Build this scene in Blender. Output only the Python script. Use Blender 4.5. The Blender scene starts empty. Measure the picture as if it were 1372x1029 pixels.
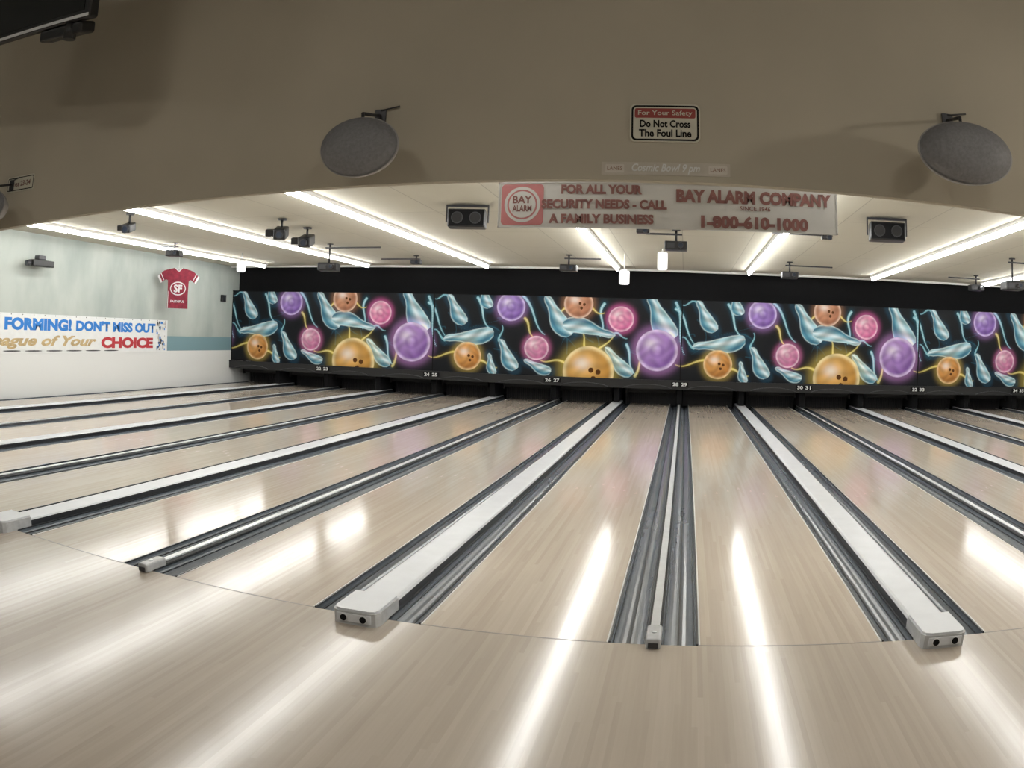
import bpy, math, numpy as np, random
from mathutils import Matrix, Vector
random.seed(4)
# ---------------------------------------------------------------- constants (metres)
L=1.0545; wN=0.502; wW=0.686; P=2*L+wN+wW
DB=4.356; D=4.30; F=23.04; M=21.98; HC=3.51; WX=-4*P-0.02; RX=4*P+0.25
ZB=2.45; REAR=-5.0; HA=5.3; sl=-0.047
scene=bpy.context.scene
COL=bpy.context.collection
# ---------------------------------------------------------------- materials
def nt(name):
    m=bpy.data.materials.new(name); m.use_nodes=True
    t=m.node_tree; b=t.nodes["Principled BSDF"]
    return m,t,b
def simple(name,col,rough=0.5,metal=0.0,noise=0.06,scale=8.0,emit=None,estr=0.0,spec=0.5,bump=0.0):
    m,t,b=nt(name)
    tc=t.nodes.new("ShaderNodeTexCoord"); n=t.nodes.new("ShaderNodeTexNoise")
    n.inputs["Scale"].default_value=scale; n.inputs["Detail"].default_value=2
    t.links.new(tc.outputs["Object"],n.inputs["Vector"])
    r=t.nodes.new("ShaderNodeValToRGB")
    r.color_ramp.elements[0].position=0.3; r.color_ramp.elements[1].position=0.7
    r.color_ramp.elements[0].color=tuple(c*(1-noise) for c in col)+(1,)
    r.color_ramp.elements[1].color=tuple(min(1,c*(1+noise)) for c in col)+(1,)
    t.links.new(n.outputs["Fac"],r.inputs["Fac"]); t.links.new(r.outputs["Color"],b.inputs["Base Color"])
    b.inputs["Roughness"].default_value=rough; b.inputs["Metallic"].default_value=metal
    b.inputs["Specular IOR Level"].default_value=spec
    if emit:
        b.inputs["Emission Color"].default_value=tuple(emit)+(1,); b.inputs["Emission Strength"].default_value=estr
    if bump:
        bp=t.nodes.new("ShaderNodeBump"); bp.inputs["Strength"].default_value=bump; bp.inputs["Distance"].default_value=0.01
        t.links.new(n.outputs["Fac"],bp.inputs["Height"]); t.links.new(bp.outputs["Normal"],b.inputs["Normal"])
    return m
def mth(t,op,a,b=None):
    n=t.nodes.new("ShaderNodeMath"); n.operation=op
    for i,v in enumerate((a,b)):
        if v is None: continue
        if isinstance(v,(int,float)): n.inputs[i].default_value=v
        else: t.links.new(v,n.inputs[i])
    return n.outputs[0]
def wood(name,c0,c1,rough,board=0.0265,seglen=1.7):
    m,t,b=nt(name)
    tc=t.nodes.new("ShaderNodeTexCoord"); s=t.nodes.new("ShaderNodeSeparateXYZ")
    t.links.new(tc.outputs["Object"],s.inputs[0])
    bx=mth(t,'FLOOR',mth(t,'DIVIDE',s.outputs[0],board))
    w1=t.nodes.new("ShaderNodeTexWhiteNoise"); w1.noise_dimensions='1D'; t.links.new(bx,w1.inputs["W"])
    by=mth(t,'FLOOR',mth(t,'ADD',mth(t,'DIVIDE',s.outputs[1],seglen),w1.outputs["Value"]))
    cv=t.nodes.new("ShaderNodeCombineXYZ"); t.links.new(bx,cv.inputs[0]); t.links.new(by,cv.inputs[1])
    w2=t.nodes.new("ShaderNodeTexWhiteNoise"); w2.noise_dimensions='2D'; t.links.new(cv.outputs[0],w2.inputs["Vector"])
    mp=t.nodes.new("ShaderNodeMapping"); mp.inputs["Scale"].default_value=(60,1.5,1)
    t.links.new(tc.outputs["Object"],mp.inputs[0])
    n=t.nodes.new("ShaderNodeTexNoise"); n.inputs["Scale"].default_value=1; n.inputs["Detail"].default_value=3
    t.links.new(mp.outputs[0],n.inputs["Vector"])
    n2=t.nodes.new("ShaderNodeTexNoise"); n2.inputs["Scale"].default_value=0.7; n2.inputs["Detail"].default_value=1
    t.links.new(tc.outputs["Object"],n2.inputs["Vector"])
    f=mth(t,'ADD',mth(t,'MULTIPLY',w2.outputs["Value"],0.38),mth(t,'ADD',mth(t,'MULTIPLY',n.outputs["Fac"],0.40),mth(t,'MULTIPLY',n2.outputs["Fac"],0.22)))
    r=t.nodes.new("ShaderNodeValToRGB"); r.color_ramp.elements[0].position=0.15; r.color_ramp.elements[1].position=0.85
    r.color_ramp.elements[0].color=c0+(1,); r.color_ramp.elements[1].color=c1+(1,)
    t.links.new(f,r.inputs["Fac"]); t.links.new(r.outputs["Color"],b.inputs["Base Color"])
    rr=mth(t,'ADD',mth(t,'MULTIPLY',n2.outputs["Fac"],0.06),rough-0.03)
    t.links.new(rr,b.inputs["Roughness"])
    b.inputs["Specular IOR Level"].default_value=0.52
    return m
mat_lane=wood("lane_maple",(0.50,0.42,0.345),(0.62,0.545,0.46),0.13)
mat_appr=wood("approach_maple",(0.46,0.395,0.33),(0.56,0.495,0.42),0.155,0.0265,2.4)
mat_gutter=simple("gutter_grey",(0.12,0.14,0.165),0.25,0.0,0.10,5,spec=0.7)
mat_gedge=simple("gutter_edge",(0.02,0.022,0.026),0.35)
mat_cap=simple("cap_plastic",(0.68,0.70,0.73),0.3,0.0,0.04,5)
mat_capend=simple("cap_end_plastic",(0.50,0.51,0.52),0.4,0.0,0.1,20)
mat_steel=simple("rail_aluminium",(0.8,0.82,0.84),0.28,0.3,0.05,10)
mat_black=simple("black_plastic",(0.012,0.012,0.013),0.4)
mat_blackm=simple("black_matt",(0.006,0.006,0.007),0.8,spec=0.2)
mat_dgrey=simple("dark_grey_metal",(0.05,0.05,0.055),0.4,0.3)
mat_pit=simple("kickback_dark",(0.015,0.015,0.017),0.6)
mat_rib=simple("pit_curtain",(0.035,0.035,0.04),0.6)
mat_bulk=simple("bulkhead_paint",(0.475,0.435,0.35),0.85,0.0,0.04,1.3,spec=0.2)
mat_ceil0=simple("approach_ceiling_paint",(0.26,0.25,0.22),0.9,0.0,0.05,2)
mat_rearw=simple("concourse_paint",(0.33,0.32,0.30),0.9,0.0,0.08,1)
mat_white=simple("white_enamel",(0.8,0.8,0.78),0.4,0.0,0.02)
mat_tube=simple("fluorescent_tube",(0.9,0.9,0.9),0.4,0,0,emit=(1.0,1.0,0.98),estr=28.0)
mat_grille=simple("speaker_grille",(0.20,0.20,0.21),0.6,0.0,0.12,60,bump=0.2)
mat_srim=simple("speaker_rim",(0.36,0.35,0.34),0.5)
mat_cream=simple("sign_cream",(0.60,0.58,0.48),0.5,0,0.05)
mat_red=simple("sign_red",(0.30,0.05,0.04),0.5)
mat_signbg=simple("banner_grey",(0.45,0.44,0.42),0.55,0,0.06,4)
mat_signred=simple("banner_faded_red",(0.38,0.13,0.13),0.55,0,0.06,6)
mat_dkred=simple("lettering_dark_red",(0.18,0.07,0.06),0.6)
mat_blue=simple("lettering_blue",(0.02,0.18,0.55),0.6)
mat_gold=simple("lettering_gold",(0.46,0.34,0.17),0.6,0,0.2,10)
mat_lred=simple("lettering_red",(0.42,0.03,0.04),0.6)
mat_banner=simple("banner_vinyl",(0.72,0.73,0.72),0.5,0,0.03)
mat_jersey=simple("jersey_red",(0.20,0.012,0.03),0.8,0,0.25,12,bump=0.3)
mat_jwhite=simple("jersey_white",(0.60,0.60,0.61),0.8)
mat_canlamp=simple("can_lamp_white",(0.85,0.85,0.85),0.4,emit=(1,1,1),estr=0.8)
mat_lens=simple("lens_glass",(0.02,0.03,0.05),0.05,spec=1)
mat_screen=simple("screen_glass",(0.01,0.01,0.012),0.12,spec=0.8)
mat_mark=simple("lane_mark",(0.25,0.12,0.07),0.3)
mat_foul=simple("foul_line",(0.22,0.20,0.18),0.4)
# ceiling tiles
m,t,b=nt("lane_ceiling_panels"); mat_ceil=m
tc=t.nodes.new("ShaderNodeTexCoord"); br=t.nodes.new("ShaderNodeTexBrick")
br.offset=0.0; br.inputs["Scale"].default_value=1; br.inputs["Brick Width"].default_value=1.22; br.inputs["Row Height"].default_value=2.44
br.inputs["Mortar Size"].default_value=0.008; br.inputs["Mortar"].default_value=(0.40,0.38,0.31,1)
br.inputs["Color1"].default_value=(0.57,0.545,0.45,1); br.inputs["Color2"].default_value=(0.54,0.515,0.43,1)
t.links.new(tc.outputs["Object"],br.inputs["Vector"]); t.links.new(br.outputs["Color"],b.inputs["Base Color"]); b.inputs["Roughness"].default_value=0.9
# left wall paint with coloured stripe
m,t,b=nt("left_wall_paint"); mat_lwall=m
tc=t.nodes.new("ShaderNodeTexCoord"); s=t.nodes.new("ShaderNodeSeparateXYZ"); t.links.new(tc.outputs["Object"],s.inputs[0])
n=t.nodes.new("ShaderNodeTexNoise"); n.inputs["Scale"].default_value=1.1; n.inputs["Detail"].default_value=4
mp=t.nodes.new("ShaderNodeMapping"); mp.inputs["Scale"].default_value=(1,1,0.5); t.links.new(tc.outputs["Object"],mp.inputs[0]); t.links.new(mp.outputs[0],n.inputs["Vector"])
r1=t.nodes.new("ShaderNodeValToRGB"); r1.color_ramp.elements[0].position=0.35; r1.color_ramp.elements[1].position=0.65
r1.color_ramp.elements[0].color=(0.32,0.36,0.335,1); r1.color_ramp.elements[1].color=(0.44,0.475,0.44,1); t.links.new(n.outputs["Fac"],r1.inputs["Fac"])
zr=t.nodes.new("ShaderNodeMapRange"); zr.inputs["From Min"].default_value=0; zr.inputs["From Max"].default_value=4; t.links.new(s.outputs[2],zr.inputs["Value"])
r2=t.nodes.new("ShaderNodeValToRGB"); r2.color_ramp.interpolation='CONSTANT'
e=r2.color_ramp.elements; e[0].position=0; e[0].color=(0.68,0.685,0.67,1); e[1].position=0.97/4; e[1].color=(0.17,0.28,0.31,1)
x=e.new(1.37/4); x.color=(1,1,1,1)
t.links.new(zr.outputs[0],r2.inputs["Fac"])
gt=mth(t,'GREATER_THAN',s.outputs[2],1.37)
mx=t.nodes.new("ShaderNodeMix"); mx.data_type='RGBA'
t.links.new(gt,mx.inputs[0]); t.links.new(r2.outputs["Color"],mx.inputs[6]); t.links.new(r1.outputs["Color"],mx.inputs[7])
t.links.new(mx.outputs[2],b.inputs["Base Color"]); b.inputs["Roughness"].default_value=0.75
# mural print
m,t,b=nt("mural_print"); mat_mural=m
a=t.nodes.new("ShaderNodeAttribute"); a.attribute_name="paint"; t.links.new(a.outputs["Color"],b.inputs["Base Color"]); b.inputs["Roughness"].default_value=0.5
b.inputs["Specular IOR Level"].default_value=0.25
# ---------------------------------------------------------------- mesh builder
class MB:
    def __init__(s): s.v=[];s.f=[];s.m=[];s.sm=[];s.mats=[]
    def mi(s,mat):
        if mat not in s.mats: s.mats.append(mat)
        return s.mats.index(mat)
    def add(s,vs,fs,mat,smooth=False,mx=None):
        o=len(s.v); i=s.mi(mat)
        for p in vs: s.v.append(tuple(mx@Vector(p)) if mx is not None else tuple(p))
        for f in fs: s.f.append([o+k for k in f]); s.m.append(i); s.sm.append(smooth)
    def box(s,x0,x1,y0,y1,z0,z1,mat,mx=None,bev=0.0):
        if bev<=0:
            vs=[(x,y,z) for x in(x0,x1) for y in(y0,y1) for z in(z0,z1)]
            s.add(vs,[(0,1,3,2),(4,6,7,5),(0,4,5,1),(2,3,7,6),(0,2,6,4),(1,5,7,3)],mat,False,mx); return
        import bmesh
        bm=bmesh.new(); bmesh.ops.create_cube(bm,size=1)
        for v in bm.verts: v.co=Vector(((x0+x1)/2+v.co.x*(x1-x0),(y0+y1)/2+v.co.y*(y1-y0),(z0+z1)/2+v.co.z*(z1-z0)))
        bmesh.ops.bevel(bm,geom=bm.edges[:],offset=bev,segments=3,affect='EDGES',profile=0.5)
        bm.verts.index_update()
        s.add([tuple(v.co) for v in bm.verts],[[v.index for v in f.verts] for f in bm.faces],mat,False,mx); bm.free()
    def cyl(s,a,b_,r,mat,seg=16,r2=None,caps=True,smooth=True):
        a=Vector(a);b_=Vector(b_);d=(b_-a).normalized();r2=r if r2 is None else r2
        u=d.orthogonal().normalized();w=d.cross(u)
        vs=[];
        for k in range(seg):
            t_=2*math.pi*k/seg; e_=u*math.cos(t_)+w*math.sin(t_)
            vs.append(a+e_*r);vs.append(b_+e_*r2)
        fs=[(2*k,2*((k+1)%seg),2*((k+1)%seg)+1,2*k+1) for k in range(seg)]
        s.add(vs,fs,mat,smooth)
        if caps:
            s.add(vs,[[2*k for k in range(seg)][::-1],[2*k+1 for k in range(seg)]],mat,False)
    def prism(s,pts,z0,z1,mat,mx=None):
        n=len(pts); vs=[(x,y,z0) for x,y in pts]+[(x,y,z1) for x,y in pts]
        fs=[list(range(n))[::-1],list(range(n,2*n))]+[(k,(k+1)%n,n+(k+1)%n,n+k) for k in range(n)]
        s.add(vs,fs,mat,False,mx)
    def extr(s,prof,y0,y1,mat,closed=True,smooth=False): # profile in x,z extruded along y
        n=len(prof); vs=[(x,y0,z) for x,z in prof]+[(x,y1,z) for x,z in prof]
        rng=range(n) if closed else range(n-1)
        fs=[(k,(k+1)%n,n+(k+1)%n,n+k) for k in rng]
        s.add(vs,fs,mat,smooth)
        if closed: s.add(vs,[list(range(n)),list(range(n,2*n))[::-1]],mat)
    def lathe(s,prof,mat,mx,seg=40,sx=1,sy=1): # profile (r,z)
        n=len(prof);vs=[]
        for k in range(seg):
            t_=2*math.pi*k/seg
            for r,z in prof: vs.append((r*math.cos(t_)*sx,r*math.sin(t_)*sy,z))
        fs=[(k*n+j,((k+1)%seg)*n+j,((k+1)%seg)*n+j+1,k*n+j+1) for k in range(seg) for j in range(n-1)]
        s.add(vs,fs,mat,True,mx)
    def obj(s,name,fixn=True):
        me=bpy.data.meshes.new(name); me.from_pydata(s.v,[],s.f)
        for mt in s.mats: me.materials.append(mt)
        me.polygons.foreach_set("material_index",s.m); me.polygons.foreach_set("use_smooth",s.sm)
        if fixn:
            import bmesh
            bm=bmesh.new();bm.from_mesh(me);bmesh.ops.remove_doubles(bm,verts=bm.verts,dist=1e-5);bmesh.ops.recalc_face_normals(bm,faces=bm.faces);bm.to_mesh(me);bm.free()
        o=bpy.data.objects.new(name,me); COL.objects.link(o); return o
def text_mesh(body,mat,w,h,mx,bold=0.0,name="lettering",shear=0.0):
    cu=bpy.data.curves.new(name,'FONT'); cu.body=body; cu.size=1; cu.offset=bold; cu.extrude=0.0; cu.shear=shear
    cu.align_x='CENTER'; cu.resolution_u=3
    o=bpy.data.objects.new("tmp",cu); COL.objects.link(o); bpy.context.view_layer.update()
    me=bpy.data.meshes.new_from_object(o.evaluated_get(bpy.context.evaluated_depsgraph_get()))
    bpy.data.objects.remove(o)
    n=len(me.vertices); c=np.empty(n*3); me.vertices.foreach_get("co",c); c=c.reshape(-1,3)
    lo=c.min(0);hi=c.max(0)
    c[:,0]=(c[:,0]-(lo[0]+hi[0])/2)*w/(hi[0]-lo[0]); c[:,1]=(c[:,1]-(lo[1]+hi[1])/2)*h/(hi[1]-lo[1]); c[:,2]=0
    me.vertices.foreach_set("co",c.ravel()); me.transform(mx); me.materials.clear(); me.materials.append(mat)
    ob=bpy.data.objects.new(name,me); COL.objects.link(ob); return ob
def group(name,loc,kids):
    e_=bpy.data.objects.new(name,None); e_.location=loc; e_.empty_display_size=0.1; COL.objects.link(e_)
    bpy.context.view_layer.update()
    for i,k in enumerate(kids):
        k.parent=e_; k.matrix_parent_inverse=e_.matrix_world.inverted()
    return e_
def frame(x,y,z,ax,ay,az):
    m_=Matrix.Identity(4)
    for i,a_ in enumerate((ax,ay,az)):
        for j in range(3): m_[j][i]=a_[j]
    m_.translation=Vector((x,y,z)); return m_
def facing_cam(x,y,z,tilt=0.0): # local x->+X, y->+Z, z->-Y (towards the approach)
    c,s_=math.cos(tilt),math.sin(tilt)
    return frame(x,y,z,(c,0,-s_),(s_,0,c),(0,-1,0)) if tilt else frame(x,y,z,(1,0,0),(0,0,1),(0,-1,0))
# ---------------------------------------------------------------- room shell
def shell(name,*a,mat):
    b_=MB(); b_.box(*a,mat); return b_.obj(name)
BF=[(0,1,3,2),(4,6,7,5),(0,4,5,1),(2,3,7,6),(0,2,6,4),(1,5,7,3)]
shell("floor",WX-0.1,RX+0.1,REAR,D,-0.12,0.0,mat=mat_appr)
shell("floor_subfloor",WX-0.1,RX+0.1,D+0.001,F+1.2,-0.30,-0.12,mat=mat_blackm)
shell("wall_left",WX-0.12,WX,REAR,F+1.2,-0.12,HA,mat=mat_lwall)
shell("wall_right",RX,RX+0.12,REAR,F+1.2,-0.12,HA,mat=mat_lwall)
shell("wall_rear",WX,RX,REAR-0.12,REAR,-0.12,HA,mat=mat_rearw)
shell("wall_far",WX,RX,22.35,22.42,0.75,HC,mat=mat_blackm)
shell("wall_pit",WX,RX,F+0.7,F+0.82,-0.12,0.8,mat=mat_blackm)
b_=MB(); b_.add([(x,(DB+sl*x+0.071) if k==0 else F+0.9,z) for x in (WX,RX) for k in (0,1) for z in (HC,HC+0.1)],BF,mat_ceil); b_.obj("ceiling")
b_=MB(); b_.add([(x,REAR if k==0 else (DB+sl*x-0.001),z) for x in (WX,RX) for k in (0,1) for z in (HA,HA+0.1)],BF,mat_ceil0); b_.obj("ceiling_approach")
# bulkhead over the foul line: lower edge is gently arched
def zbulk(x):
    d=x+0.9
    return 2.486-(0.0048*min(abs(d),4.6)**2 if d<0 else 0.0088*min(d,3.6)**2)
b_=MB(); NS=90; vs=[]
for i in range(NS+1):
    x=WX+(RX-WX)*i/NS; y=DB+sl*x; z=zbulk(x)
    vs+=[(x,y,z),(x,y+0.07,z),(x,y+0.07,HA+0.1),(x,y,HA+0.1)]
fs=[]
for i in range(NS):
    a=4*i
    for k in range(4): fs.append((a+k,a+(k+1)%4,a+4+(k+1)%4,a+4+k))
fs+=[(0,1,2,3),(4*NS+3,4*NS+2,4*NS+1,4*NS)]
b_.add(vs,fs,mat_bulk); b_.obj("wall_bulkhead")
b_=MB(); b_.box(WX,RX,21.75,21.82,HC-0.05,HC,mat_white); b_.obj("trim_1")
# ---------------------------------------------------------------- lanes
def lane(xc):
    b_=MB()
    b_.box(xc-L/2,xc+L/2,D+0.012,F,-0.11,0.0,mat_lane)
    b_.box(xc-L/2-0.004,xc-L/2+0.006,D+0.012,F,-0.1,0.002,mat_white)
    b_.box(xc+L/2-0.006,xc+L/2+0.004,D+0.012,F,-0.1,0.002,mat_white)
    for k in range(-3,4):   # aiming darts
        x=xc+k*0.133; y=D+4.9-abs(k)*0.16+0.3
        b_.add([(x-0.016,y,0.0012),(x,y+0.02,0.0012),(x+0.016,y,0.0012),(x,y+0.15,0.0012)],[(0,1,3),(1,2,3)],mat_mark)
    for k in (-4,-3,-2,-1,1,2,3,4):
        x=xc+k*0.11;y=D+2.1
        b_.add([(x+0.005*math.cos(a),y+0.009*math.sin(a),0.0012) for a in [i*math.pi/4 for i in range(8)]],[list(range(8))],mat_mark)
    b_.obj("bowling_lane")
def gutter(x0,x1):
    b_=MB(); w=x1-x0; n=14
    prof=[(x0,0.0),(x0+0.012,0.0)]
    r=(w-0.024)/2; xm=(x0+x1)/2
    prof+=[(xm-r*math.cos(math.pi*k/n),-0.075*math.sin(math.pi*k/n)-0.004) for k in range(n+1)]
    prof+=[(x1-0.012,0.0),(x1,0.0)]
    b_.extr(prof,D+0.012,F,mat_gutter,closed=False,smooth=False)
    for k in (2,7,12):
        x,z=prof[2+k]
        b_.box(x-0.003,x+0.003,D+0.03,F,z-0.004,z+0.005,mat_gedge)
    b_.box(x0,x0+0.012,D+0.012,F,-0.02,0.006,mat_gedge); b_.box(x1-0.012,x1,D+0.012,F,-0.02,0.006,mat_gedge)
    b_.obj("lane_gutter",fixn=False)
foul=MB()
for n in range(-4,5):
    c=n*P
    for s_ in (-1,1):
        xl=c+s_*(wN/2+L/2)
        if xl-L/2>WX and xl+L/2<RX:
            lane(xl); foul.box(xl-L/2,xl+L/2,D,D+0.012,-0.1,0.0008,mat_foul)
foul.obj("foul_line_strip")
def capprof(xm,w,h):
    return [(xm-w/2,-0.08),(xm-w/2,h-0.02),(xm-w/2+0.012,h-0.004),(xm-w/2+0.03,h),(xm+w/2-0.03,h),(xm+w/2-0.012,h-0.004),(xm+w/2,h-0.02),(xm+w/2,-0.08)]
for n in range(-4,5):
    c=n*P
    if c-wN/2>WX: gutter(c-wN/2+0.004,c-0.03)
    if c+wN/2<RX: gutter(c+0.03,c+wN/2-0.004)
    if WX<c-0.1 and c+.1<RX:
        b_=MB(); b_.extr(capprof(c,0.058,0.03),D+0.012,F,mat_gedge)
        b_.box(c-0.025,c+0.025,D+0.0,F,0.028,0.038,mat_steel)
        b_.box(c-0.042,c+0.042,D-0.08,D+0.18,0.0,0.062,mat_capend,bev=0.014)
        b_.box(c-0.028,c+0.028,D-0.09,D-0.075,0.01,0.04,mat_dgrey,bev=0.004)
        b_.cyl((c,D+0.04,0.058),(c,D+0.04,0.068),0.014,mat_steel,12)
        b_.obj("lane_divider_rail")
CW=0.255
for n in range(-4,4):
    c=(n+0.5)*P; h2=CW/2
    gutter(c-wW/2+0.004,c-h2-0.006); gutter(c+h2+0.006,c+wW/2-0.004)
    b_=MB(); b_.extr(capprof(c,CW,0.065),D+0.16,F,mat_cap)
    b_.box(c-h2-0.004,c-h2-0.001,D+0.16,F,0.0,0.05,mat_gedge); b_.box(c+h2+0.001,c+h2+0.004,D+0.16,F,0.0,0.05,mat_gedge)
    y0=D-0.18; q=0.142
    pts=[(c-q,D+0.20),(c-q,y0+0.05),(c-q+0.015,y0+0.015),(c-q+0.05,y0),(c+q-0.05,y0),(c+q-0.015,y0+0.015),(c+q,y0+0.05),(c+q,D+0.20)]
    b_.prism(pts,0.0,0.08,mat_capend)
    top=[(c+(x-c)*0.93,y if y>D else y0+0.012+(y-y0)*0.95) for x,y in pts]
    b_.prism(top,0.08,0.093,mat_cap)
    b_.box(c-0.105,c+0.105,y0-0.008,y0+0.002,0.018,0.070,mat_cap,bev=0.003)
    for sx in (-0.06,0.06):
        b_.cyl((c+sx,y0-0.016,0.045),(c+sx,y0+0.0,0.045),0.024,mat_steel,18)
        b_.cyl((c+sx,y0-0.02,0.045),(c+sx,y0-0.012,0.045),0.020,mat_blackm,18)
    b_.obj("lane_divider_cap")
# ---------------------------------------------------------------- pin pits, kickbacks, masking ledge
for n in range(-4,5):
    for s_ in (-1,1):
        xl=n*P+s_*(wN/2+L/2)
        if not(xl-L/2>WX and xl+L/2<RX): continue
        b_=MB(); x0,x1=xl-L/2-0.16,xl+L/2+0.16; nn=26
        pr=[]
        for i in range(nn):
            xa=x0+(x1-x0)*i/nn; wv=(x1-x0)/nn
            pr+=[(xa,F+0.04),(xa+wv*0.55,F+0.04),(xa+wv*0.55,F+0.08),(xa+wv,F+0.08)]
        vs=[(x,y,-0.05) for x,y in pr]+[(x,y,0.72) for x,y in pr]; q=len(pr)
        b_.add(vs,[(i,i+1,q+i+1,q+i) for i in range(q-1)],mat_rib)
        b_.box(x0+0.04,x1-0.04,22.55,22.59,0.32,0.44,mat_pit,bev=0.008)
        b_.box(x0+0.03,x0+0.07,22.5,22.62,0.28,0.74,mat_pit); b_.box(x1-0.07,x1-0.03,22.5,22.62,0.28,0.74,mat_pit)
        b_.obj("pinsetter_curtain")
for n in range(-8,9):
    c=n*P/2; hw=0.06
    if c-hw<WX or c+hw>RX: continue
    b_=MB(); b_.box(c-hw,c+hw,M+0.14,F+0.65,0.066,0.74,mat_pit); b_.box(c-hw-0.01,c+hw+0.01,M+0.1205,M+0.14,0.066,0.5,mat_blackm)
    b_.obj("kickback_panel")
b_=MB()
b_.box(WX,RX,M-0.12,M+0.12,0.46,0.68,mat_black)
b_.box(WX,RX,M-0.14,M-0.11,0.665,0.69,mat_pit)
for n in range(-8,8):
    c=(n+0.5)*P/2
    for i in range(12):
        t0=i/12;t1=(i+1)/12
        xx0=c-0.62+1.24*t0; xx1=c-0.62+1.24*t1
        z0=0.47+0.09*math.sin(math.pi*t0)**0.7 if t0>0 else 0.47; z1=0.47+0.09*max(0,math.sin(math.pi*t1))**0.7
        b_.add([(xx0,M-0.15,z0),(xx1,M-0.15,z1),(xx1,M-0.15,z1+0.018),(xx0,M-0.15,z0+0.018),(xx0,M-0.12,z0),(xx1,M-0.12,z1),(xx1,M-0.12,z1+0.018),(xx0,M-0.12,z0+0.018)],
               [(0,1,2,3),(3,2,6,7),(0,4,5,1)],mat_dgrey)
kids=[b_.obj("ledge_body")]
num=22
for n in range(-3,4):
    c=n*P
    bb=MB(); bb.box(c-0.22,c+0.22,M-0.17,M-0.14,0.54,0.65,mat_blackm,bev=0.005); kids.append(bb.obj("number_plate"))
    for dx in (-0.11,0.11):
        kids.append(text_mesh(str(num),mat_banner,0.15,0.09,facing_cam(c+dx,M-0.172,0.595),0.03,"lane_number")); num+=1
group("masking_ledge",(0,M,0.57),kids)
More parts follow.
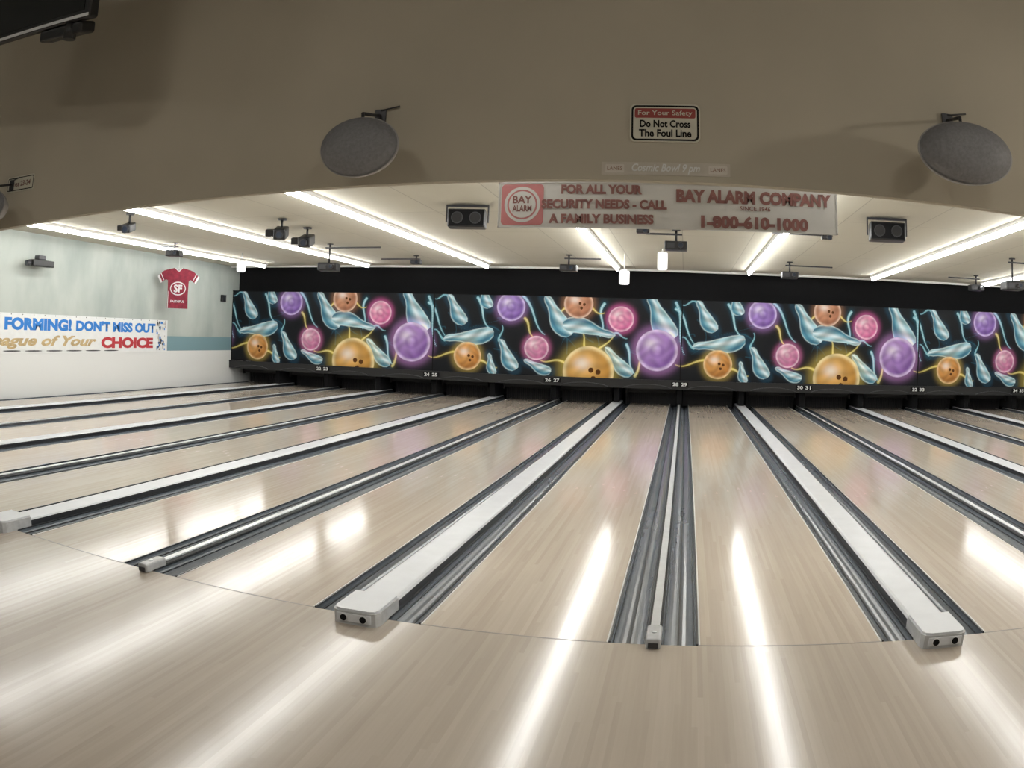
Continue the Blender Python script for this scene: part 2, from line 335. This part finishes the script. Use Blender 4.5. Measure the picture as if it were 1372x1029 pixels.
# ---------------------------------------------------------------- mural
def paint():
    W,H=652,208
    ys,xs=np.mgrid[0:H,0:W]; U=xs/(W-1)*326.0; V=104-ys/(H-1)*104.0   # row 0 = bottom
    img=np.zeros((H,W,3)); img[:]=(0.004,0.005,0.008)
    rng=np.random.RandomState(3)
    def put(mask,col):
        mk=np.clip(mask,0,1)[...,None]; img[:]=img*(1-mk)+np.array(col)*mk
    def addc(mask,col):
        img[:]=np.clip(img+np.clip(mask,0,1)[...,None]*np.array(col),0,1)
    def bez(pts,n=36):
        t_=np.linspace(0,1,n)[:,None]; p=[np.array(q,float) for q in pts]
        if len(p)==3: return (1-t_)**2*p[0]+2*t_*(1-t_)*p[1]+t_**2*p[2]
        return (1-t_)**3*p[0]+3*t_*(1-t_)**2*p[1]+3*t_**2*(1-t_)*p[2]+t_**3*p[3]
    def curve(pts,w0,w1,col,glow=None,core=None):
        c=bez(pts); n=len(c); dm=np.full(U.shape,1e9)
        for off in (-326,0,326):
            if c[:,0].max()+off<-15 or c[:,0].min()+off>341: continue
            for i,(x,y) in enumerate(c):
                w=w0+(w1-w0)*i/(n-1)
                dm=np.minimum(dm,np.hypot(U-x-off,V-y)/max(w,0.3))
        if glow is not None: addc(np.exp(-(dm/2.2)**2)*0.5,glow)
        put(np.clip((1.15-dm)*3,0,1)*0.8,col)
        if core is not None: put(np.clip((0.5-dm)*3,0,1)*0.7,core)
    def pin(x0,y0,x1,y1,w,tail=None):
        if tail: curve(tail,1.5,0.5,(0.30,0.62,0.70),glow=(0.0,0.08,0.12))
        ax=np.array([x1-x0,y1-y0],float);ln=np.hypot(*ax);ax/=ln
        for off in (-326,0,326):
            dx=U-x0-off;dy=V-y0
            t_=(dx*ax[0]+dy*ax[1])/ln; s_=-dx*ax[1]+dy*ax[0]
            s_=s_+np.sin(t_*5.0)*w*0.22
            prof=np.interp(t_,[-0.05,-0.03,0.06,0.2,0.36,0.52,0.66,0.78,0.9,0.98,1.03],[0,.5,.85,1.0,.98,.80,.56,.46,.46,.30,0])*w
            inn=prof-np.abs(s_); ok=(t_>-0.05)&(t_<1.03)
            d=np.where(ok,inn,-9)
            tt=np.clip(t_,0,1); out=np.hypot(dx-ax[0]*tt*ln,dy-ax[1]*tt*ln)-np.interp(tt,[0,.3,.64,.88,1],[.7,1,.5,.5,.4])*w
            addc(np.exp(-(np.clip(out,0,99)/3.0)**2)*0.3,(0.01,0.10,0.18))
            q=np.clip(s_/np.maximum(prof,0.1),-1,1)
            k=np.clip(0.5+0.5*q,0,1)[...,None]
            body=np.array((0.06,0.28,0.40))*(1-k)+np.array((0.40,0.68,0.76))*k
            st=np.exp(-((q-0.25)/0.30)**2)[...,None]; body=body*(1-st*0.85)+np.array((0.86,0.95,0.98))*st*0.85
            wav=np.sin(t_*16+q*4+x0)*0.5+0.5
            body=body*(0.60+0.47*wav[...,None])
            st2=np.exp(-((q+0.6)/0.16)**2)[...,None]; body=body*(1-st2*0.5)+np.array((0.01,0.12,0.26))*st2*0.5
            mk=np.clip(d*1.2+0.3,0,1)[...,None]
            img[:]=img*(1-mk)+np.clip(body,0,1)*mk
            rim=np.exp(-((d-0.6)/0.7)**2)*(ok)
            put(rim*0.6,(0.74,0.88,0.88))
    def ball(x,y,r,dark,mid,rim,glow,holes=False,band=False):
        for off in (-326,0,326):
            dx=(U-x-off)/r;dy=(V-y)/r;d=np.hypot(dx,dy)
            addc(np.exp(-((np.clip(d-1,0,9))/0.26)**2)*0.75,glow)
            dl=np.hypot(dx+0.15,dy+0.2)
            k=np.clip(dl/1.1,0,1)[...,None]**1.3
            c=np.array(mid)*(1-k)+np.array(dark)*k
            rr=np.exp(-((d-0.95)/0.10)**2)[...,None]; c=c*(1-rr*.85)+np.array(rim)*rr*.85
            mar=(np.sin(dx*5+2*np.sin(dy*4+x))*np.sin(dy*6+1.5*np.sin(dx*5+y)))[...,None]*0.14
            c=np.clip(c*(1+mar*1.6),0,1)
            hl=np.exp(-(((dx+0.25)/0.30)**2+((dy+0.30)/0.24)**2))[...,None]; c=c*(1-hl*.7)+np.array((.95,.92,.92))*hl*.7
            if band:
                bb=np.exp(-((d-0.28)/0.12)**2)[...,None]; c=c*(1-bb*.5)+np.array(dark)*bb*.5
            if holes:
                for hx,hy in ((0.1,-0.05),(0.38,0.02),(0.2,0.28)):
                    hh=(np.hypot(dx-hx,dy-hy)<0.10).astype(float)[...,None]; c=c*(1-hh)+np.array((0.10,0.03,0.0))*hh
            mk=np.clip((1-d)*r*1.2+0.3,0,1)[...,None]
            img[:]=img*(1-mk)+c*mk
    for i in range(16):
        x,y=rng.rand()*326,rng.rand()*104
        curve([(x,y),(x+rng.randn()*25,y+rng.randn()*20),(x+rng.randn()*30,y+rng.randn()*25)],1.0,0.4,(0.01,0.06,0.09))
    YEL=(0.62,0.52,0.12);CY=(0.30,0.62,0.72)
    for pts in ([(-8,12),(8,20),(2,40),(18,58)],[(60,4),(72,20),(62,36),(80,46)],
                [(120,0),(138,14),(134,40),(150,50)],
                [(226,8),(214,22),(232,34),(222,50)],[(256,60),(264,74),(256,86),(268,98)],[(318,4),(330,26),(318,44),(330,70)]):
        curve(pts,2.0,0.7,CY,glow=(0.0,0.10,0.15),core=(0.8,0.93,0.95))
    for pts in ([(48,82),(24,66),(10,92),(-6,84)],[(48,82),(40,60),(58,60),(62,70)],[(193,12),(168,10),(172,26),(158,30)],[(193,12),(214,4),(212,26),(226,20)],
                [(208,80),(196,62),(206,54),(198,44)],[(208,80),(222,60),(230,64),(240,48)],[(180,88),(164,76),(158,90),(146,84)],[(60,88),(76,84),(74,98),(88,96)],
                [(268,100),(276,88),(270,78),(280,66)],[(124,30),(132,36),(126,48),(136,54)]):
        curve(pts,2.0,0.7,YEL,glow=(0.16,0.11,0.0),core=(0.88,0.82,0.5))
    pin(42,38,18,2,9.5,[(18,2),(12,-4),(6,10),(0,6)])
    pin(80,50,16,62,10.5,[(16,62),(8,58),(8,46),(0,48)])
    pin(112,96,90,60,9.5,[(90,60),(88,54),(98,48),(94,40)])
    pin(182,48,148,2,12)
    pin(176,36,240,46,10.5,[(240,46),(246,42),(248,52),(256,52)])
    pin(262,98,228,66,9)
    pin(314,48,280,-4,14)
    pin(158,98,124,86,7)
    pin(76,16,64,-10,8)
    pin(84,104,76,78,6)
    ball(105,15,19,(0.15,0.06,0.34),(0.48,0.33,0.74),(0.70,0.58,0.86),(0.20,0.10,0.27),band=True)
    ball(193,9,19,(0.34,0.12,0.06),(0.66,0.34,0.20),(0.75,0.55,0.42),(0.2,0.09,0.04),holes=True)
    ball(248,27,16.5,(0.55,0.08,0.26),(0.85,0.45,0.60),(0.90,0.62,0.74),(0.45,0.08,0.25),band=True)
    ball(140,68,16,(0.50,0.10,0.28),(0.80,0.46,0.60),(0.85,0.66,0.76),(0.40,0.10,0.24),band=True)
    ball(48,82,19,(0.40,0.14,0.02),(0.78,0.40,0.12),(0.84,0.62,0.34),(0.28,0.20,0.04),holes=True)
    ball(208,96,33,(0.40,0.18,0.02),(0.76,0.44,0.13),(0.88,0.76,0.42),(0.34,0.26,0.05),holes=True)
    ball(295,66,27,(0.20,0.08,0.36),(0.53,0.34,0.70),(0.76,0.62,0.86),(0.30,0.14,0.34),band=True)
    img*=0.93
    img[:,:2]=0.005; img[:,-2:]=0.005
    return img,W,H
img,PW,PH=paint()
PZ0,PZ1=0.69,2.76
me=bpy.data.meshes.new("mural_panel")
xs=np.linspace(0,2*P,PW); zs=np.linspace(0,PZ1-PZ0,PH)
co=np.zeros((PH,PW,3)); co[...,0]=xs[None,:]; co[...,2]=zs[:,None]
me.vertices.add(PW*PH); me.vertices.foreach_set("co",co.ravel())
nq=(PW-1)*(PH-1); ii=np.arange(PH-1)[:,None]*PW+np.arange(PW-1)[None,:]
quads=np.stack([ii,ii+1,ii+PW+1,ii+PW],-1).reshape(-1)
me.loops.add(nq*4); me.loops.foreach_set("vertex_index",quads.astype(np.int32))
me.polygons.add(nq); me.polygons.foreach_set("loop_start",np.arange(0,nq*4,4,dtype=np.int32))
me.update(calc_edges=True)
at=me.color_attributes.new("paint",'FLOAT_COLOR','POINT')
rgba=np.ones((PH,PW,4),dtype=np.float32); rgba[...,:3]=img; at.data.foreach_set("color",rgba.ravel())
me.materials.append(mat_mural); me.validate()
for k in range(-2,2):
    o=bpy.data.objects.new("mural_panel",me); COL.objects.link(o); o.location=(k*2*P,M-0.02,PZ0)
b_=MB(); b_.box(WX,RX,M-0.015,M+0.03,PZ0,PZ1,mat_blackm); b_.box(WX,RX,M-0.03,M+0.35,PZ1,PZ1+0.03,mat_blackm)
for k in range(-2,3):
    c=k*2*P
    if c-.02>WX: b_.box(c-0.012,c+0.012,M-0.03,M-0.015,PZ0,PZ1,mat_blackm)
b_.obj("mural_backing_frame")
# ---------------------------------------------------------------- fluorescent strips
for n in range(-4,4):
    c=(n+0.5)*P+0.015; H0=HC-0.001
    b_=MB()
    b_.extr([(c-0.085,H0),(c-0.085,HC-0.03),(c-0.06,HC-0.055),(c+0.06,HC-0.055),(c+0.085,HC-0.03),(c+0.085,H0)],5.1,21.0,mat_white)
    y=5.1
    while y<20.9:
        y2=min(y+2.26,21.0)
        b_.cyl((c,y+0.02,HC-0.09),(c,y2-0.02,HC-0.09),0.038,mat_tube,8)
        b_.box(c-0.03,c+0.03,y,y+0.02,HC-0.13,HC-0.05,mat_white); b_.box(c-0.03,c+0.03,y2-0.02,y2,HC-0.13,HC-0.05,mat_white)
        y+=2.27
    b_.obj("fluorescent_light_strip")
# ---------------------------------------------------------------- bulkhead speakers
def bulk_y(x): return DB+sl*x
def wall_speaker(x,z,w,h):
    yb=bulk_y(x)-0.001; b_=MB(); yc=yb-0.30
    mx=frame(x,yc,z,(1,0,0),(0,0.10,0.995),(0,-0.995,0.10))
    b_.lathe([(0.0,0.105),(0.10,0.102),(0.19,0.088),(0.25,0.062),(0.285,0.03),(0.295,0.0)],mat_grille,mx,48,w/0.6,h/0.6)
    b_.lathe([(0.295,0.0),(0.302,0.006),(0.304,-0.01),(0.29,-0.04),(0.22,-0.12),(0.12,-0.17),(0.0,-0.175)],mat_srim,mx,48,w/0.6,h/0.6)
    b_.box(x-0.035,x+0.035,yb-0.014,yb-0.002,z+h/2+0.03,z+h/2+0.12,mat_dgrey,bev=0.003)
    b_.cyl((x,yb-0.01,z+h/2+0.08),(x-0.01,yc+0.04,z+h/2+0.03),0.010,mat_dgrey,10)
    b_.cyl((x-0.01,yc+0.04,z+h/2+0.035),(x,yc+0.05,z+h/2-0.08),0.010,mat_dgrey,10)
    b_.cyl((x,yb-0.014,z+h/2+0.11),(x+0.12,yb-0.018,z+h/2+0.13),0.005,mat_dgrey,8)
    b_.obj("oval_speaker")
def bp(x,z,yo=0.3): # stand-off position in front of the bulkhead
    k=(bulk_y(x)-yo)/bulk_y(x)
    return 0.071+(x-0.071)*k,1.636+(z-1.636)*k
for x,z,w,h in ((-1.80,2.715,0.50,0.37),(1.67,2.735,0.61,0.37),(-5.62,2.60,0.56,0.30)):
    x2,z2=bp(x,z); wall_speaker(x2,z2,w*0.93,h*0.93)
def rrect(w,h,r,n=6):
    pts=[]
    for cx,cy,a0 in ((w/2-r,h/2-r,0),(-w/2+r,h/2-r,90),(-w/2+r,-h/2+r,180),(w/2-r,-h/2+r,270)):
        for i in range(n+1):
            a=math.radians(a0+90*i/n); pts.append((cx+r*math.cos(a),cy+r*math.sin(a)))
    return pts
def on_bulk(x,z,off): return frame(x,bulk_y(x)-off,z,(1,sl,0),(0,0,1),(sl,-1,0))
sx,sz=-0.045,2.80
b_=MB(); b_.prism(rrect(0.375,0.215,0.03),0.001,0.008,mat_cream,on_bulk(sx,sz,0.0)); b_.prism(rrect(0.36,0.20,0.026),0.008,0.0085,mat_blackm,on_bulk(sx,sz,0)); b_.prism(rrect(0.34,0.18,0.02),0.0085,0.009,mat_cream,on_bulk(sx,sz,0))
b_.prism(rrect(0.325,0.055,0.01),0.009,0.0095,mat_red,on_bulk(sx,sz+0.055,0))
kids=[b_.obj("sign_plate"),text_mesh("For Your Safety",mat_cream,0.29,0.035,on_bulk(sx,sz+0.053,0.0105),0.01),
      text_mesh("Do Not Cross",mat_blackm,0.27,0.042,on_bulk(sx,sz-0.005,0.0105),0.03),text_mesh("The Foul Line",mat_blackm,0.28,0.042,on_bulk(sx,sz-0.058,0.0105),0.03)]
group("foul_line_safety_sign",(sx,bulk_y(sx),sz),kids)
mat_strip=simple("faded_strip",(0.62,0.58,0.52),0.5)
mat_stripbg=simple("faded_strip_backing",(0.53,0.49,0.42),0.5)
b_=MB(); b_.prism(rrect(0.68,0.07,0.005),0.001,0.003,mat_stripbg,on_bulk(-0.04,2.545,0.0)); kids=[b_.obj("strip_backing")]
for x,w in ((-0.31,0.10),(0.235,0.10)):
    q=MB(); q.prism(rrect(w,0.045,0.006),0.003,0.0045,mat_strip,on_bulk(x,2.545,0)); kids.append(q.obj("strip_tag")); kids.append(text_mesh("LANES",mat_mark,w*0.8,0.02,on_bulk(x,2.545,0.006),0.0))
kids.append(text_mesh("Cosmic Bowl 9 pm",mat_banner,0.36,0.055,on_bulk(-0.04,2.545,0.005),0.02,shear=0.3))
group("faded_lane_sign",(-0.04,bulk_y(0),2.545),kids)
RXs,RZs=-5.12,2.755
b_=MB(); b_.prism(rrect(0.42,0.13,0.02),0.001,0.006,mat_cream,on_bulk(RXs,RZs,0.0)); b_.prism(rrect(0.40,0.11,0.016),0.006,0.007,mat_blackm,on_bulk(RXs,RZs,0)); b_.prism(rrect(0.385,0.095,0.012),0.007,0.008,mat_cream,on_bulk(RXs,RZs,0))
group("lane_rules_sign",(RXs,bulk_y(RXs),RZs),[b_.obj("sign_plate"),text_mesh("Lanes 23-24",mat_dkred,0.32,0.045,on_bulk(RXs,RZs,0.01),0.02)])
# ---------------------------------------------------------------- hanging advertising sign
SY=6.36; scx=-0.06; scz=2.675; tl=0.008
def sgn(x,z,off): return facing_cam(scx+x,SY-off,scz+z,-tl)
b_=MB(); b_.box(-1.315,1.315,-0.175,0.175,-0.02,0.0,mat_signbg,sgn(0,0,0))
for a in ((-1.32,1.32,0.168,0.18),(-1.32,1.32,-0.18,-0.168),(-1.32,-1.308,-0.18,0.18),(1.308,1.32,-0.18,0.18)):
    b_.box(*a,-0.025,0.006,mat_signbg,sgn(0,0,0))
b_.prism([(x-1.13,y) for x,y in rrect(0.33,0.32,0.03)],0.0,0.003,mat_signred,sgn(0,0,0))
def ring(r0,r1,cx,n=40):
    vs=[];fs=[]
    for k in range(n):
        a=2*math.pi*k/n; vs+=[(cx+r0*math.cos(a),r0*math.sin(a),0.005),(cx+r1*math.cos(a),r1*math.sin(a),0.005)]
    for k in range(n): j=(k+1)%n; fs.append((2*k,2*k+1,2*j+1,2*j))
    return vs,fs
v_,f_=ring(0.118,0.14,-1.13); b_.add(v_,f_,mat_signbg,False,sgn(0,0,0))
v_,f_=ring(0.0001,0.105,-1.13); b_.add(v_,f_,mat_signbg,False,sgn(0,0,0))
for x in (-1.1,1.1): b_.cyl((scx+x,SY,scz+0.17),(scx+x,SY,HC-0.001),0.004,mat_steel,8)
kids=[b_.obj("sign_board")]
def st(body,x,z,w,h,bold=0.03,mat=mat_dkred): kids.append(text_mesh(body,mat,w,h,sgn(x,z,0.007),bold))
st("BAY",-1.13,0.03,0.15,0.06,0.03); st("ALARM",-1.13,-0.04,0.15,0.05,0.03)
st("FOR ALL YOUR",-0.52,0.115,0.62,0.075,0.05); st("SECURITY NEEDS - CALL",-0.50,0.0,0.96,0.075,0.05); st("A FAMILY BUSINESS",-0.52,-0.115,0.80,0.075,0.05)
st("BAY ALARM COMPANY",0.66,0.085,1.22,0.105,0.055); st("SINCE 1946",0.66,0.0,0.24,0.035,0.02); st("1-800-610-1000",0.66,-0.11,0.84,0.10,0.055)
group("hanging_advertising_sign",(scx,SY,scz),kids)
# ---------------------------------------------------------------- left wall banner, jersey, box
def lw(y,z,off): return frame(WX+off,y,z,(0,1,0),(0,0,1),(1,0,0))
b_=MB(); b_.box(WX+0.001,WX+0.012,8.0,18.3,0.95,1.79,mat_banner)
for k in range(26):
    b_.cyl((WX+0.012,8.2+k*0.4,1.765),(WX+0.016,8.2+k*0.4,1.765),0.014,mat_dgrey,8)
for k in range(40):
    y=17.75+random.random()*0.5; z=1.02+random.random()*0.7; a=0.02+random.random()*0.02
    b_.box(WX+0.012,WX+0.0135,y-a,y+a,z-a,z+a,random.choice([mat_dgrey,mat_signbg,mat_blue]))
kids=[b_.obj("banner_sheet")]
kids.append(text_mesh("LEAGUES",mat_blue,2.4,0.26,lw(9.9,1.58,0.015),0.05))
kids.append(text_mesh("FORMING!",mat_blue,2.45,0.27,lw(12.80,1.57,0.015),0.06)); kids.append(text_mesh("DON'T MISS OUT",mat_blue,3.5,0.25,lw(15.95,1.57,0.015),0.055))
kids.append(text_mesh("For the League of Your",mat_gold,6.4,0.30,lw(11.85,1.19,0.015),0.04,shear=0.35)); kids.append(text_mesh("CHOICE",mat_lred,2.35,0.27,lw(16.42,1.19,0.015),0.06))
kids.append(text_mesh("........",mat_dgrey,6.0,0.03,lw(13,1.0,0.015),0.03))
group("league_banner",(WX,13,1.4),kids)
jd=Vector((0.58,-0.815,0)).normalized(); jx=Vector((0.815,0.58,0))
jm=frame(-12.52,17.8,2.64,tuple(jx),(0,0,1),tuple(jd))
half=[(0.10,0.50),(0.24,0.47),(0.42,0.42),(0.60,0.27),(0.50,0.10),(0.36,0.20),(0.30,0.18),(0.29,-0.2),(0.30,-0.54)]
b_=MB()
pts2=[(0.0,0.43)]+half+[(-x,y) for x,y in half[::-1]]
b_.prism(pts2[::-1],-0.04,0.03,mat_jersey,jm)
for s_ in (-1,1):
    a=[(s_*0.60,0.27),(s_*0.50,0.10),(s_*0.46,0.13),(s_*0.56,0.31)]
    b_.prism(a,-0.042,0.034,mat_jwhite,jm)
    b_.prism([(s_*0.52,0.345),(s_*0.42,0.165),(s_*0.405,0.18),(s_*0.505,0.36)],-0.042,0.034,mat_jwhite,jm)
    b_.prism([(s_*0.10,0.50),(s_*0.115,0.49),(s_*0.01,0.40),(0,0.43)],-0.042,0.035,mat_jwhite,jm)
b_.prism([(-0.27,-0.54),(-0.29,-0.54),(-0.28,-0.1),(-0.27,-0.1)],-0.042,0.034,mat_jwhite,jm)
n=28; vs=[];fs=[]
for k in range(n):
    a=2*math.pi*k/n; vs+=[(0.20*math.cos(a),0.15*math.sin(a)-0.03,0.034),(0.225*math.cos(a),0.175*math.sin(a)-0.03,0.034)]
for k in range(n): j=(k+1)%n; fs.append((2*k,2*k+1,2*j+1,2*j))
b_.add(vs,fs,mat_jwhite,False,jm)
b_.cyl(jm@Vector((-0.35,0.44,0)),jm@Vector((0.35,0.44,0)),0.012,mat_dgrey,8)
b_.cyl(jm@Vector((0,0.44,0)),jm@Vector((0,HC-2.641,0)),0.004,mat_steel,6)
kids=[b_.obj("shirt"),text_mesh("SF",mat_jwhite,0.24,0.2,jm@Matrix.Translation((0,-0.03,0.036)),0.03)]
kids.append(text_mesh("FAITHFUL",mat_jwhite,0.40,0.06,jm@Matrix.Translation((0,-0.36,0.036)),0.02))
group("hanging_jersey",(-12.52,17.8,2.64),kids)
b_=MB(); b_.box(WX+0.001,WX+0.09,21.2,21.42,2.42,2.62,mat_black,bev=0.01); b_.cyl((WX+0.09,21.31,2.52),(WX+0.11,21.31,2.52),0.05,mat_dgrey,14); b_.obj("alarm_box")
# ---------------------------------------------------------------- ceiling equipment
def box_speaker(x,y,rot):
    b_=MB(); mx=Matrix.Translation((x,y,HC-0.205))@Matrix.Rotation(rot,4,'Z')
    b_.box(-0.27,0.27,-0.16,0.16,-0.13,0.13,mat_black,mx,bev=0.02)
    b_.box(-0.25,0.25,-0.168,-0.155,-0.11,0.11,mat_blackm,mx,bev=0.004)
    for dx in (-0.13,0.13):
        a=mx@Vector((dx,-0.17,0)); c=mx@Vector((dx,-0.18,0)); b_.cyl(a,c,0.085,mat_dgrey,20)
        c2=mx@Vector((dx,-0.185,0)); b_.cyl(c,c2,0.072,mat_black,16)
    b_.box(-0.31,-0.29,-0.03,0.03,-0.05,0.204,mat_dgrey,mx); b_.box(0.29,0.31,-0.03,0.03,-0.05,0.204,mat_dgrey,mx); b_.box(-0.31,0.31,-0.03,0.03,0.175,0.204,mat_dgrey,mx)
    b_.obj("overhead_box_speaker")
box_speaker(-3.02,11.6,0.15); box_speaker(3.00,11.6,-0.12)
def projector(x,y,drop,bar=0.0,rot=0.0,s=1.0):
    b_=MB(); z=HC-drop; mx=Matrix.Translation((x,y,z))@Matrix.Rotation(rot,4,'Z')@Matrix.Scale(s,4)
    b_.box(-0.17,0.17,-0.14,0.14,-0.065,0.065,mat_black,mx,bev=0.015)
    b_.cyl(mx@Vector((0.07,-0.14,0)),mx@Vector((0.07,-0.20,0)),0.045,mat_dgrey,16)
    b_.cyl(mx@Vector((0.07,-0.19,0)),mx@Vector((0.07,-0.203,0)),0.036,mat_lens,16)
    b_.box(-0.13,-0.02,-0.146,-0.138,-0.035,0.035,mat_dgrey,mx)
    b_.cyl((x,y,z+0.06*s),(x,y,HC-0.001),0.02,mat_black,10)
    b_.cyl((x,y,HC-0.02),(x,y,HC-0.001),0.07,mat_black,16)
    if bar:
        x0,x1=(x-0.1,x+bar) if bar>0 else (x+bar,x+0.1)
        b_.box(x0,x1,y-0.02,y+0.02,HC-0.10,HC-0.07,mat_dgrey)
    b_.obj("overhead_projector")
def stub_camera(x,y,rot,s=1.0):
    b_=MB(); mx=Matrix.Translation((x,y,HC-0.24))@Matrix.Rotation(rot,4,'Z')@Matrix.Rotation(0.25,4,'X')@Matrix.Scale(s,4)
    b_.box(-0.10,0.10,-0.20,0.16,-0.08,0.08,mat_black,mx,bev=0.025)
    b_.cyl(mx@Vector((0,-0.20,0)),mx@Vector((0,-0.25,0)),0.07,mat_dgrey,16); b_.cyl(mx@Vector((0,-0.245,0)),mx@Vector((0,-0.252,0)),0.05,mat_lens,16)
    b_.box(-0.24,-0.09,-0.10,0.04,-0.05,0.05,mat_black,mx,bev=0.015)
    b_.cyl((x,y,HC-0.18),(x,y,HC-0.001),0.022,mat_black,10); b_.cyl((x,y,HC-0.03),(x,y,HC-0.001),0.08,mat_dgrey,16)
    b_.obj("overhead_camera")
stub_camera(-6.55,12.5,0.35,1.15); stub_camera(-6.62,13.7,0.2,1.2)
projector(-7.35,16.4,0.50,1.2,0.2,1.3); projector(-0.1,13.9,0.28,-0.5,0,1.1); projector(-2.5,18.5,0.30,0.7,0,1.1)
projector(2.4,18.5,0.30,1.0,0,1.1); projector(2.35,13.2,0.12,-0.9,0,0.5); projector(6.75,15.3,0.55,0.9,0,1.3); projector(-11.0,15.4,0.24,-0.5,0.3,1.1); projector(7.4,19.3,0.3,-0.8,0,1.1)
projector(-6.2,19.0,0.16,-0.9,0,0.7); projector(-0.62,13.3,0.12,0,0,0.6); stub_camera(-8.95,11.0,0.3,0.9)
b_=MB()
b_.box(WX+0.001,WX+0.3,12.55,12.61,2.84,2.88,mat_dgrey); b_.box(WX+0.2,WX+0.42,12.1,12.85,2.78,2.92,mat_black,bev=0.02); b_.cyl((WX+0.31,12.1,2.85),(WX+0.31,11.95,2.83),0.06,mat_dgrey,14)
b_.cyl((WX+0.31,11.96,2.835),(WX+0.31,11.94,2.83),0.045,mat_lens,14); b_.box(WX+0.22,WX+0.40,12.3,12.55,2.92,3.02,mat_dgrey,bev=0.02); b_.obj("security_camera")
def canlamp(x,y,z0,z1,r=0.1):
    b_=MB(); b_.cyl((x,y,z0+0.03),(x,y,z1),r,mat_canlamp,20); b_.cyl((x,y,z0),(x,y,z0+0.03),r*0.8,mat_canlamp,20,r2=r)
    b_.cyl((x,y,z1),(x,y,z1+0.04),r,mat_white,20,r2=0.03); b_.cyl((x,y,z1+0.03),(x,y,HC-0.001),0.012,mat_white,8); b_.obj("pendant_can_light")
canlamp(-0.40,16.8,3.08,3.42); canlamp(-1.24,18.0,2.85,3.13,0.11); canlamp(-10.6,18.0,3.04,3.30,0.12)
# ---------------------------------------------------------------- monitor over the approach (top left)
b_=MB(); mm=Matrix.Translation((-4.30,3.45,3.98))@Matrix.Rotation(math.radians(-6),4,'Z')@Matrix.Rotation(math.radians(5),4,'Y')@Matrix.Rotation(math.radians(14),4,'X')
b_.box(-0.95,0.95,-0.05,0.05,-0.42,0.42,mat_black,mm,bev=0.02); b_.box(-0.9,0.9,-0.056,-0.048,-0.36,0.38,mat_screen,mm)
b_.box(-0.95,0.95,-0.058,-0.05,-0.405,-0.385,mat_steel,mm)
b_.box(0.35,0.85,-0.03,0.12,-0.50,-0.42,mat_black,mm,bev=0.02); b_.cyl(mm@Vector((0.72,0.0,-0.42)),mm@Vector((0.72,-0.02,-0.53)),0.05,mat_black,14)
b_.box(-0.3,0.3,0.05,0.12,-0.15,0.15,mat_dgrey,mm); b_.cyl(mm@Vector((0,0.09,0.1)),(-4.30,3.6,HA-0.001),0.03,mat_dgrey,12)
b_.obj("overhead_score_monitor")
# ---------------------------------------------------------------- unseen troffers added behind the camera to brighten the bulkhead; pendant lamp
mtg=simple("bulkhead_fill_glow",(0.9,0.9,0.9),0.5,emit=(1.0,0.95,0.86),estr=28)
for x in (-8,-3,2.5,8):
    b_=MB(); b_.box(x-0.7,x+0.7,-1.6,-0.9,HA-0.09,HA-0.001,mat_white)
    b_.box(x-0.64,x+0.64,-1.54,-0.96,HA-0.10,HA-0.088,mtg); b_.obj("bulkhead_fill_light")
b_=MB(); lx,ly,lz=4.3,2.7,3.05
b_.cyl((lx,ly,lz+0.12),(lx,ly,HA-0.001),0.012,mat_black,8); b_.cyl((lx,ly,lz+0.04),(lx,ly,lz+0.16),0.16,mat_black,20,r2=0.05,caps=False); sh=b_.obj("lamp_shade")
ld=bpy.data.lights.new("bulb","POINT"); ld.energy=85; ld.color=(1,0.92,0.80); ld.shadow_soft_size=0.07
lo=bpy.data.objects.new("bulb",ld); lo.location=(lx,ly,lz); COL.objects.link(lo)
group("pendant_lamp",(lx,ly,lz),[sh,lo])
# ---------------------------------------------------------------- world, camera
w=bpy.data.worlds.new("world"); scene.world=w; w.use_nodes=True
w.node_tree.nodes["Background"].inputs[0].default_value=(0.8,0.85,0.9,1); w.node_tree.nodes["Background"].inputs[1].default_value=0.05
scene.view_settings.view_transform='Standard'; scene.view_settings.look='None'; scene.view_settings.exposure=0.08
cd=bpy.data.cameras.new("camera"); cam=bpy.data.objects.new("camera",cd); COL.objects.link(cam)
c1,c2,c3=0.00086875,0.031309e-6,0.098386e-9
k=1372/36.0
cd.sensor_fit='HORIZONTAL'; cd.sensor_width=36; cd.lens=36/(1372*c1); cd.clip_start=0.05; cd.clip_end=200
cd.shift_x=-78.3/1372; cd.shift_y=-69.0/1029
cd.type='PANO'
tgt=cd if hasattr(cd,"panorama_type") else cd.cycles
tgt.panorama_type='FISHEYE_LENS_POLYNOMIAL'
tgt.fisheye_fov=math.pi
tgt.fisheye_polynomial_k0=0.0; tgt.fisheye_polynomial_k1=-c1*k; tgt.fisheye_polynomial_k2=-c2*k*k; tgt.fisheye_polynomial_k3=-c3*k**3; tgt.fisheye_polynomial_k4=0.0
yaw,pitch,roll=0.13369,0.0090254,0.032529
cam.matrix_world=Matrix.Translation((0.0709,0,1.6363))@Matrix.Rotation(yaw,4,'Z')@Matrix.Rotation(pitch,4,'X')@Matrix.Rotation(-roll,4,'Y')@Matrix.Rotation(math.pi/2,4,'X')
scene.camera=cam
